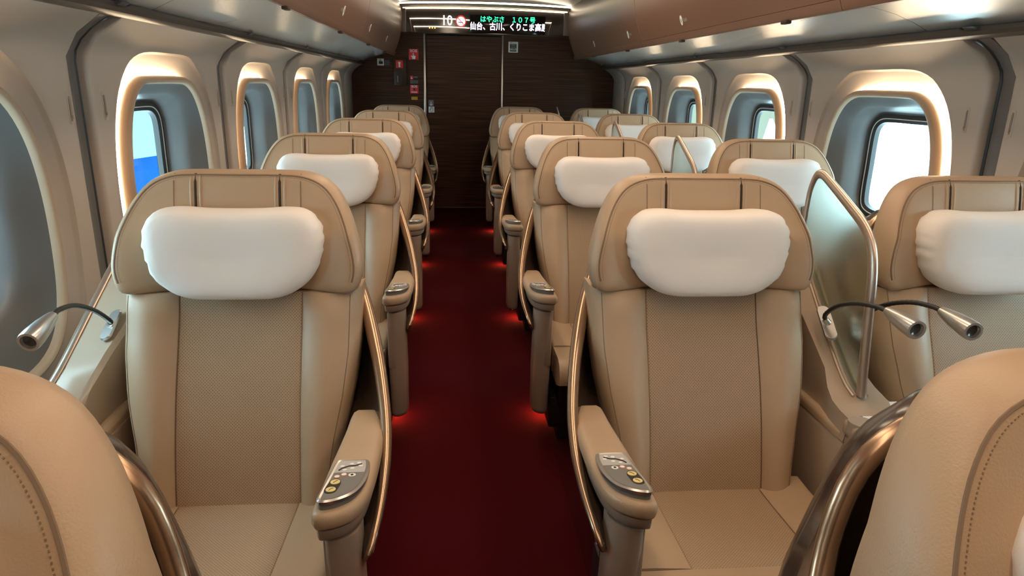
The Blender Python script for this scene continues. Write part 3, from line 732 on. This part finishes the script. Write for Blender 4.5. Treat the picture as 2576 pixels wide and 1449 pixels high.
        # control panel
        cp = plan([(.354, -.512), (.345, -.502), (.300, -.502), (.290, -.512), (.286, -.58), (.282, -.66), (.284, -.682), (.296, -.686), (.322, -.674), (.344, -.648), (.356, -.605), (.358, -.55)])
        def zt_(p, h): return Vector((s * p.x, p.y, .6425 + h + .024 + .048 * (-.50 - p.y) / .19 * .55 - .018))
        def ct(P, h): return [zt_(p, h) for p in P]
        lowr = [Vector((s * p.x, p.y, .64)) for p in offs(cp, -.001)]
        ctl = rings('control_panel', [lowr, ct(offs(cp, -.001), -.010)], 'dgrey', root, cap0=True, sharp=50)
        rings('trim', [ct(offs(cp, -.001), -.010), ct(offs(cp, .002), -.008), ct(offs(cp, .002), -.002), ct(offs(cp, -.002), .001), ct(offs(cp, -.006), 0)], 'silver', ctl)
        inn = offs(cp, -.006)
        rear = [p for p in inn if p.y > -.566]; 
        def clipp(P, ylo, yhi):
            out = []; N = len(P)
            for i in range(N):
                a, b = P[i], P[(i + 1) % N]
                if ylo <= a.y <= yhi: out.append(a)
                for yv in (ylo, yhi):
                    if (a.y - yv) * (b.y - yv) < 0: out.append(a.lerp(b, (yv - a.y) / (b.y - a.y)))
            return out
        for nm, P, mt_ in (('icon_plate', clipp(inn, -.565, 0), 'lgrey'), ('button_plate', clipp(inn, -1, -.566), 'dgrey')):
            N_ = len(P); mobj(nm, ct(P, .0002) , [tuple(range(N_))], mt_, ctl, smooth=False)
        def disc(nm, x, y, rx, ry, mt_, h=.0012, n=14):
            P = [Vector((x + rx * math.cos(2 * PI * i / n), y + ry * math.sin(2 * PI * i / n), 0)) for i in range(n)]
            return rings(nm, [ct(P, 0), ct(P, h)], mt_, ctl, cap1=True, smooth=False)
        for x, y in ((.336, -.520), (.341, -.534), (.322, -.524), (.326, -.546), (.305, -.535), (.312, -.553)):
            disc('small_button', x, y, .0045, .0045, 'white', .0008, 10)
        tube('seat_icon', [zt_(Vector((x, y, 0)), .0012) for x, y in ((.342, -.527), (.330, -.535), (.318, -.536), (.305, -.547), (.301, -.556))], .0014, 'dark', ctl, n=5)
        disc('call_button', .330, -.578, .0072, .0075, 'white'); disc('call_icon', .330, -.578, .003, .004, 'dark', .0016, 8)
        for x, y in ((.314, -.575), (.302, -.584)):
            disc('ring', x, y, .0062, .0068, 'orangep', .0008); disc('button', x, y, .0048, .0054, 'white', .0014)
        P = plan([(.306, -.594), (.295, -.598), (.291, -.612), (.288, -.640), (.290, -.652), (.299, -.657), (.309, -.651), (.312, -.638), (.314, -.610)], 28)
        rings('button_field', [ct(P, 0), ct(P, .0008)], 'dark', ctl, cap1=True, smooth=False)
        for x, y in ((.303, -.609), (.300, -.641)): disc('round_button', x, y, .0092, .0105, 'cream', .0018, 18)
        for x, y in ((.303, -.609), (.300, -.641)):
            tube('button_icon', [zt_(Vector((x + .004, y + .005, 0)), .002), zt_(Vector((x, y + .002, 0)), .002), zt_(Vector((x - .003, y - .005, 0)), .002)], .0007, 'dark', ctl, n=4)
        # floor light at the foot of the base
        fx = s * .277
        lo, hi = sorted((s * .242, s * .270))
        box('floor_light', (lo, -.40, .054), (hi, -.31, .061), 'floorled', root)
    else:
        box('armrest_pad', (min(s * .285, s * .345), -.62, .56), (max(s * .285, s * .345), -.05, .60), 'leather', root, .015)
        box('armrest_post', (min(s * .29, s * .335), -.60, .10), (max(s * .29, s * .335), -.30, .57), 'plastic', root, .01)
    return root

ROWY = [.508, 1.776, 3.076, 4.376, 5.676, 6.976]
ordn = ['farthest from the dark wood bulkhead', 'fifth from the dark wood bulkhead', 'fourth from the dark wood bulkhead', 'third from the dark wood bulkhead', 'second from the dark wood bulkhead', 'nearest the dark wood bulkhead']
XS = {'single': (-.531, 1, True), 'aisle': (.652, -1, True), 'window': (1.437, 1, False)}
kinds = {'single': 'beige leather seat in the column of single seats, %s', 'aisle': 'beige leather aisle seat of the paired seats, row %s', 'window': 'beige leather window seat of the paired seats, row %s'}
for key, (x, s, arm) in XS.items():
    proto = None
    for i, y in enumerate(ROWY):
        if key == 'window' and i == 0: continue
        if proto is None: o = proto = make_seat(s, arm, 'train_seat', (x, y, 0))
        else: o = copy_tree(proto); o.location = (x, y, 0)
        tag(o, kinds[key] % ordn[i], 'seat', {'single': 'single seats', 'aisle': 'aisle seats of the pairs', 'window': 'window seats of the pairs'}[key])

# ------------------------------------------------------------------ consoles
def section_loft(name, secs, material, parent, sharp=35):
    return rings(name, secs, material, parent, cap0=True, cap1=True, sharp=sharp)
def make_center(loc):
    root = empty('centre_console', loc)
    ridge = [(.24, .955), (.14, .93), (.08, .893), (.0, .822), (-.08, .750), (-.15, .690), (-.20, .656), (-.245, .640), (-.29, .634), (-.33, .632)]
    secs = []
    for y, z in ridge:
        t = max(0, min(1, (z - .632) / .10)); k = 1 - t
        hr = lerp(.078, .050, min(1, t * 2)) + .026 * max(0, min(1, (z - .70) / .15)); sh = lerp(.080, .056, min(1, (z - .632) / .05)); sh = max(sh, hr)
        half = [(.0, z), (hr * .6, z), (hr, z - .006), (lerp(hr, sh, .5), lerp(z - .006, .572, .55)), (sh, .575), (sh + .003, .562), (.080, .556), (.084, .546), (.084, .10)]
        half = [(min(x, .084), zz) for x, zz in half]
        P = [Vector((x, y, zz)) for x, zz in half] + [Vector((-x, y, zz)) for x, zz in half[::-1][:-1]]
        secs.append(P)
    section_loft('console_body', secs, 'console', root)
    # flat forward part
    box('table_top', (-.090, -.70, .585), (.112, -.325, .628), 'console', root, .012, 3)
    box('front_body', (-.084, -.69, .10), (.084, -.33, .588), 'plastic', root, .012)
    box('divider', (.042, -.50, .626), (.052, -.26, .633), 'plastic', root, .003)
    v, f = cylvf((-.062, -.36, .60), (-.062, -.36, .632), .030, n=24); mobj('cup_holder', v, f, 'plastic', root)
    for sg in (-1, 1):
        def pd(u, v, sg=sg): return (sg * lerp(.052, .082, u), lerp(-.01, -.31, v), .579 + .006 * math.sin(PI * u) - .0 * v)
        slab('armrest_pad', pd, (0, 0, -.02), .03, .30, .008, 4, 10, 'leather', root)
    # privacy screen
    out = [(.155, .93), (.152, 1.05), (.146, 1.115), (.125, 1.160), (.095, 1.170), (.05, 1.155), (-.06, 1.108), (-.140, 1.070), (-.185, 1.025), (-.208, .96), (-.222, .85), (-.238, .72), (-.250, .645)]
    fr = catmull([(0, y, z) for y, z in out], 6)
    part = None
    pan = [Vector((0, y, z)) for y, z in [(p.y, p.z) for p in fr]] + [Vector((0, -.20, .645)), Vector((0, -.15, .683)), Vector((0, -.08, .744)), Vector((0, 0, .816)), Vector((0, .08, .888)), Vector((0, .14, .925))]
    n = len(pan); th = .004
    V = [p + Vector((-th, 0, 0)) for p in pan] + [p + Vector((th, 0, 0)) for p in pan]
    mobj('screen_panel', V, [tuple(range(n)), tuple(range(2 * n - 1, n - 1, -1))] + [(i, (i + 1) % n, n + (i + 1) % n, n + i) for i in range(n)], 'frosted', root, smooth=False)
    rad = [lerp(.011, .0165, min(1, i / (len(fr) * .75))) for i in range(len(fr))]
    tube('screen_frame', fr, rad, 'silverb', root, n=12, flat=(.62, 1.0) , upv=(1, 0, 0))
    for sg in (-1, 1):
        tube('base_trim', catmull([(sg * .018, y, z + .004) for y, z in ridge[1:8]], 4), .0045, 'silverb', root, n=6)
    return root
MT['silverb'] = mat('champagne_metal', (.56, .46, .38), .30, metal=.8)
def make_side(loc):
    """window-side console of the single seat: fin with a metal rim, pad and ledge"""
    root = empty('side_console', loc)
    ridge = [(.27, .935), (.155, .872), (.08, .832), (.0, .788), (-.10, .735), (-.19, .680), (-.245, .645), (-.29, .632), (-.33, .630)]
    secs = []
    for y, z in ridge:
        t = max(0, min(1, (z - .632) / .08))
        xi = -.345 + .040 * max(0, min(1, (z - .69) / .12)); q_ = .045 * t; P = [(-.475, .10), (-.475, z - .01 - q_), (-.465, z - q_), (-.450, z + .001 - q_), (xi - .012, z), (xi, z - .01), (max(xi, -.343), lerp(.60, z - .03, t * .5)), (max(xi, -.343), .585), (max(xi, -.340), .568), (-.300, .562), (-.298, .552), (-.298, .10)]
        secs.append([Vector((x, y, zz)) for x, zz in P])
    section_loft('console_body', secs, 'console', root, 50)
    tube('fin_rim', catmull([(-.455, y, z + .004 - .045 * max(0, min(1, (z - .632) / .08))) for y, z in ridge[:8]], 5), .0075, 'silverb', root, n=10, flat=(.8, 1.2))
    box('table_top', (-.490, -.70, .585), (-.295, -.325, .626), 'console', root, .012, 3)
    box('front_body', (-.475, -.69, .10), (-.30, -.33, .588), 'plastic', root, .012)
    def pd(u, v): return (lerp(-.336, -.302, u), lerp(.03, -.27, v), .582 + .006 * math.sin(PI * u))
    slab('armrest_pad', pd, (0, 0, -.02), .03, .30, .008, 4, 10, 'leather', root)
    return root
pc = ps = None
for i, y in enumerate(ROWY):
    if pc is None: o = pc = make_center((1.043, y, 0))
    else: o = copy_tree(pc); o.location = (1.043, y, 0)
    tag(o, 'centre console with frosted screen between paired seats, ' + ordn[i], 'console', 'consoles between paired seats')
    if ps is None: o = ps = make_side((-.531, y, 0))
    else: o = copy_tree(ps); o.location = (-.531, y, 0)
    tag(o, 'tan fin shaped console beside the single seat ' + ordn[i], 'console', 'consoles beside the single seats')

# ------------------------------------------------------------------ reading lamps (extended only in the second visible row)
def lamp(label, plate_c, plate_n, plate_up, neck, tip):
    root = empty('reading_lamp', plate_c); tag(root, label, 'reading lamp', 'gooseneck reading lamps')
    O = Vector(plate_c); nv = Vector(plate_n).normalized(); up = Vector(plate_up); up = (up - nv * up.dot(nv)).normalized(); sd = nv.cross(up)
    P = []
    for a in [2 * PI * i / 32 for i in range(32)]:
        c, s_ = math.cos(a), math.sin(a); P.append(sd * (.0165 * c) + up * (.0165 * s_ + (.036 if s_ > 0 else -.036)))
    rings('mounting_plate', [P, [p + nv * .004 for p in P], [p * .94 + nv * .007 for p in P]], 'silver', root, cap0=True, cap1=True)
    N = [Vector(p) - O for p in neck]; path = resample(catmull([nv * .004] + N, 8), 40, False)
    mbn = MB(); rad = [.0058 + .0006 * (i % 2) for i in range(40)]
    v, f = tubevf(path, rad, n=10); mbn.add(v, f); mbn.obj('gooseneck', 'neck', root)
    v, f = cylvf(nv * .004, nv * .004 + (path[2] - path[0]).normalized() * .016, .011, .008, 16); mobj('socket', v, f, 'silver', root)
    a = path[-1]; b = Vector(tip) - O; d = (b - a).normalized(); L = (b - a).length
    pr = [(-.004, .008), (0, .011), (.15, .0145), (.45, .0195), (.75, .0225), (.95, .0228), (1.0, .0215), (1.0, .016), (.93, .014)]
    hd_ = tubevf([a + d * (t * L) for t, r in pr], [r for t, r in pr], n=24)
    # constant frame needed because ends double back: build by hand
    u = d.orthogonal().normalized(); w_ = d.cross(u); R = [[a + d * (t * L) + (u * math.cos(2 * PI * i / 24) + w_ * math.sin(2 * PI * i / 24)) * r for i in range(24)] for t, r in pr]
    h = rings('lamp_head', R, 'silver', root, cap0=True)
    R2 = [R[-1], [a + d * (.90 * L) + (u * math.cos(2 * PI * i / 24) + w_ * math.sin(2 * PI * i / 24)) * .004 for i in range(24)]]
    rings('lens', R2, 'lens', h, cap1=True)
    return root
lamp('silver gooseneck reading lamp on the aisle face of the centre console', (1.004, 1.668, .795), (-.25, -.64, .72), (0, .74, .67),
     [(.988, 1.655, .823), (.985, 1.60, .866), (.99, 1.53, .896), (1.003, 1.47, .907), (1.013, 1.443, .905)], (1.014, 1.335, .897))
lamp('silver gooseneck reading lamp on the window face of the centre console', (1.082, 1.668, .795), (.25, -.64, .72), (0, .74, .67),
     [(1.098, 1.655, .823), (1.112, 1.60, .868), (1.130, 1.53, .898), (1.144, 1.47, .906), (1.150, 1.445, .903)], (1.145, 1.332, .893))
lamp('silver gooseneck reading lamp on the fin console of a single seat', (-.886, 1.752, .778), (-.36, -.45, .80), (0, .88, .47),
     [(-.878, 1.728, .800), (-.880, 1.67, .846), (-.884, 1.60, .882), (-.885, 1.535, .893), (-.881, 1.503, .890)], (-.879, 1.400, .867))

# leaflets on the centre console of the same row
def leaflet(label, x0, x1, y0, y1, z, tilt, logo):
    o = empty('leaflet', ((x0 + x1) / 2, (y0 + y1) / 2, z)); tag(o, label, 'leaflet', 'white leaflets on the console'); o.rotation_euler = (0, 0, tilt)
    wx, wy = (x1 - x0) / 2, (y1 - y0) / 2
    V = []; F = []
    for k in (0, .0012):
        for i in range(5):
            for j in range(5):
                V.append(Vector((lerp(-wx, wx, i / 4), lerp(-wy, wy, j / 4), k + .002 * ((j / 4) ** 2))))
    for i in range(4):
        for j in range(4):
            a = i * 5 + j; q = (a, a + 1, a + 6, a + 5); F.append(q); F.append(tuple(25 + t for t in q[::-1]))
    ed = [0, 1, 2, 3, 4, 9, 14, 19, 24, 23, 22, 21, 20, 15, 10, 5]
    for i in range(16): a, b = ed[i], ed[(i + 1) % 16]; F.append((a, b, b + 25, a + 25))
    mobj('sheet', V, F, 'paper', o, smooth=False)
    if logo:
        tube('printed_ring', [(.0 + .006 * math.cos(a), .012 + .006 * math.sin(a), .0022) for a in [2 * PI * i / 12 for i in range(12)]], .0011, 'grey', o, closed=True, n=4)
        box('printed_line', (-.03, -.055, .0013), (.03, -.0535, .0016), 'grey', o)
leaflet('white leaflet with small round logo on the aisle side of the console', 1.000, 1.080, 1.395, 1.522, .6295, .06, True)
leaflet('plain white leaflet on the window side of the console', 1.097, 1.152, 1.395, 1.518, .6295, .0, False)

# ------------------------------------------------------------------ outside the windows
o = tag(empty('blue_building', (-9, 19, -6)), 'blue clad building seen through the window beside the lamp', 'building')
V, F = boxvf((-1, -5, 0), (1, 6, 5.15), .0); V = [Vector((p.x, p.y, p.z - (.35 if p.y > 0 and p.z > 1 else 0) + (.10 if p.y < 0 and p.z > 1 else 0))) for p in V]
mobj('wall', V, F, 'outblue', o, smooth=False); box('parapet', (.98, -5.02, 3.2), (1.06, 6.02, 3.35), 'outwhite', o)
o = tag(empty('tarp_screen', (6.2, 14, -4)), 'khaki tarpaulin screen with white gap seen through a window', 'screen')
V = []; F = []
for i in range(33):
    yy = -2.7 + 10.7 * i / 32; b = .10 * math.sin(i * 1.3)
    V += [(b, yy, 0), (b + .05 * math.sin(i), yy, 2.5), (b, yy, 4.96 + .03 * math.sin(i * 2.1)), (b + .12, yy, 4.96 + .03 * math.sin(i * 2.1)), (b + .12, yy, 0)]
for i in range(32):
    for j in range(4): F.append((i * 5 + j, i * 5 + j + 1, (i + 1) * 5 + j + 1, (i + 1) * 5 + j))
mobj('sheet', V, F, 'tarp', o)
V = [(-.18, -1.02, 4.85), (-.18, -1.7, 4.30), (-.18, -.75, 4.30), (-.12, -1.02, 4.85), (-.12, -1.7, 4.30), (-.12, -.75, 4.30), (-.18, -1.7, 0), (-.18, -.75, 0), (-.12, -1.7, 0), (-.12, -.75, 0)]
mobj('gap_cover', V, [(0, 1, 2), (3, 5, 4), (1, 6, 7, 2), (4, 5, 9, 8), (0, 3, 4, 1), (0, 2, 5, 3), (1, 4, 8, 6), (2, 7, 9, 5)], 'outwhite', o, smooth=False)
tag(box('blue_sheeting', (6.9, 11.4, -4), (7.1, 22, 1.32), 'outblue2'), 'bright blue sheeting standing behind the khaki tarpaulin', 'sheeting')

o = tag(empty('sky_backdrop', (-16, 27, -6)), 'added pale blue backdrop dimming the sky behind the blue clad building', 'building')
box('wall', (-1, -12, 0), (0, 16, 14), 'outpale', o)  # added backdrop, tones the overbright sky down to pale cyan
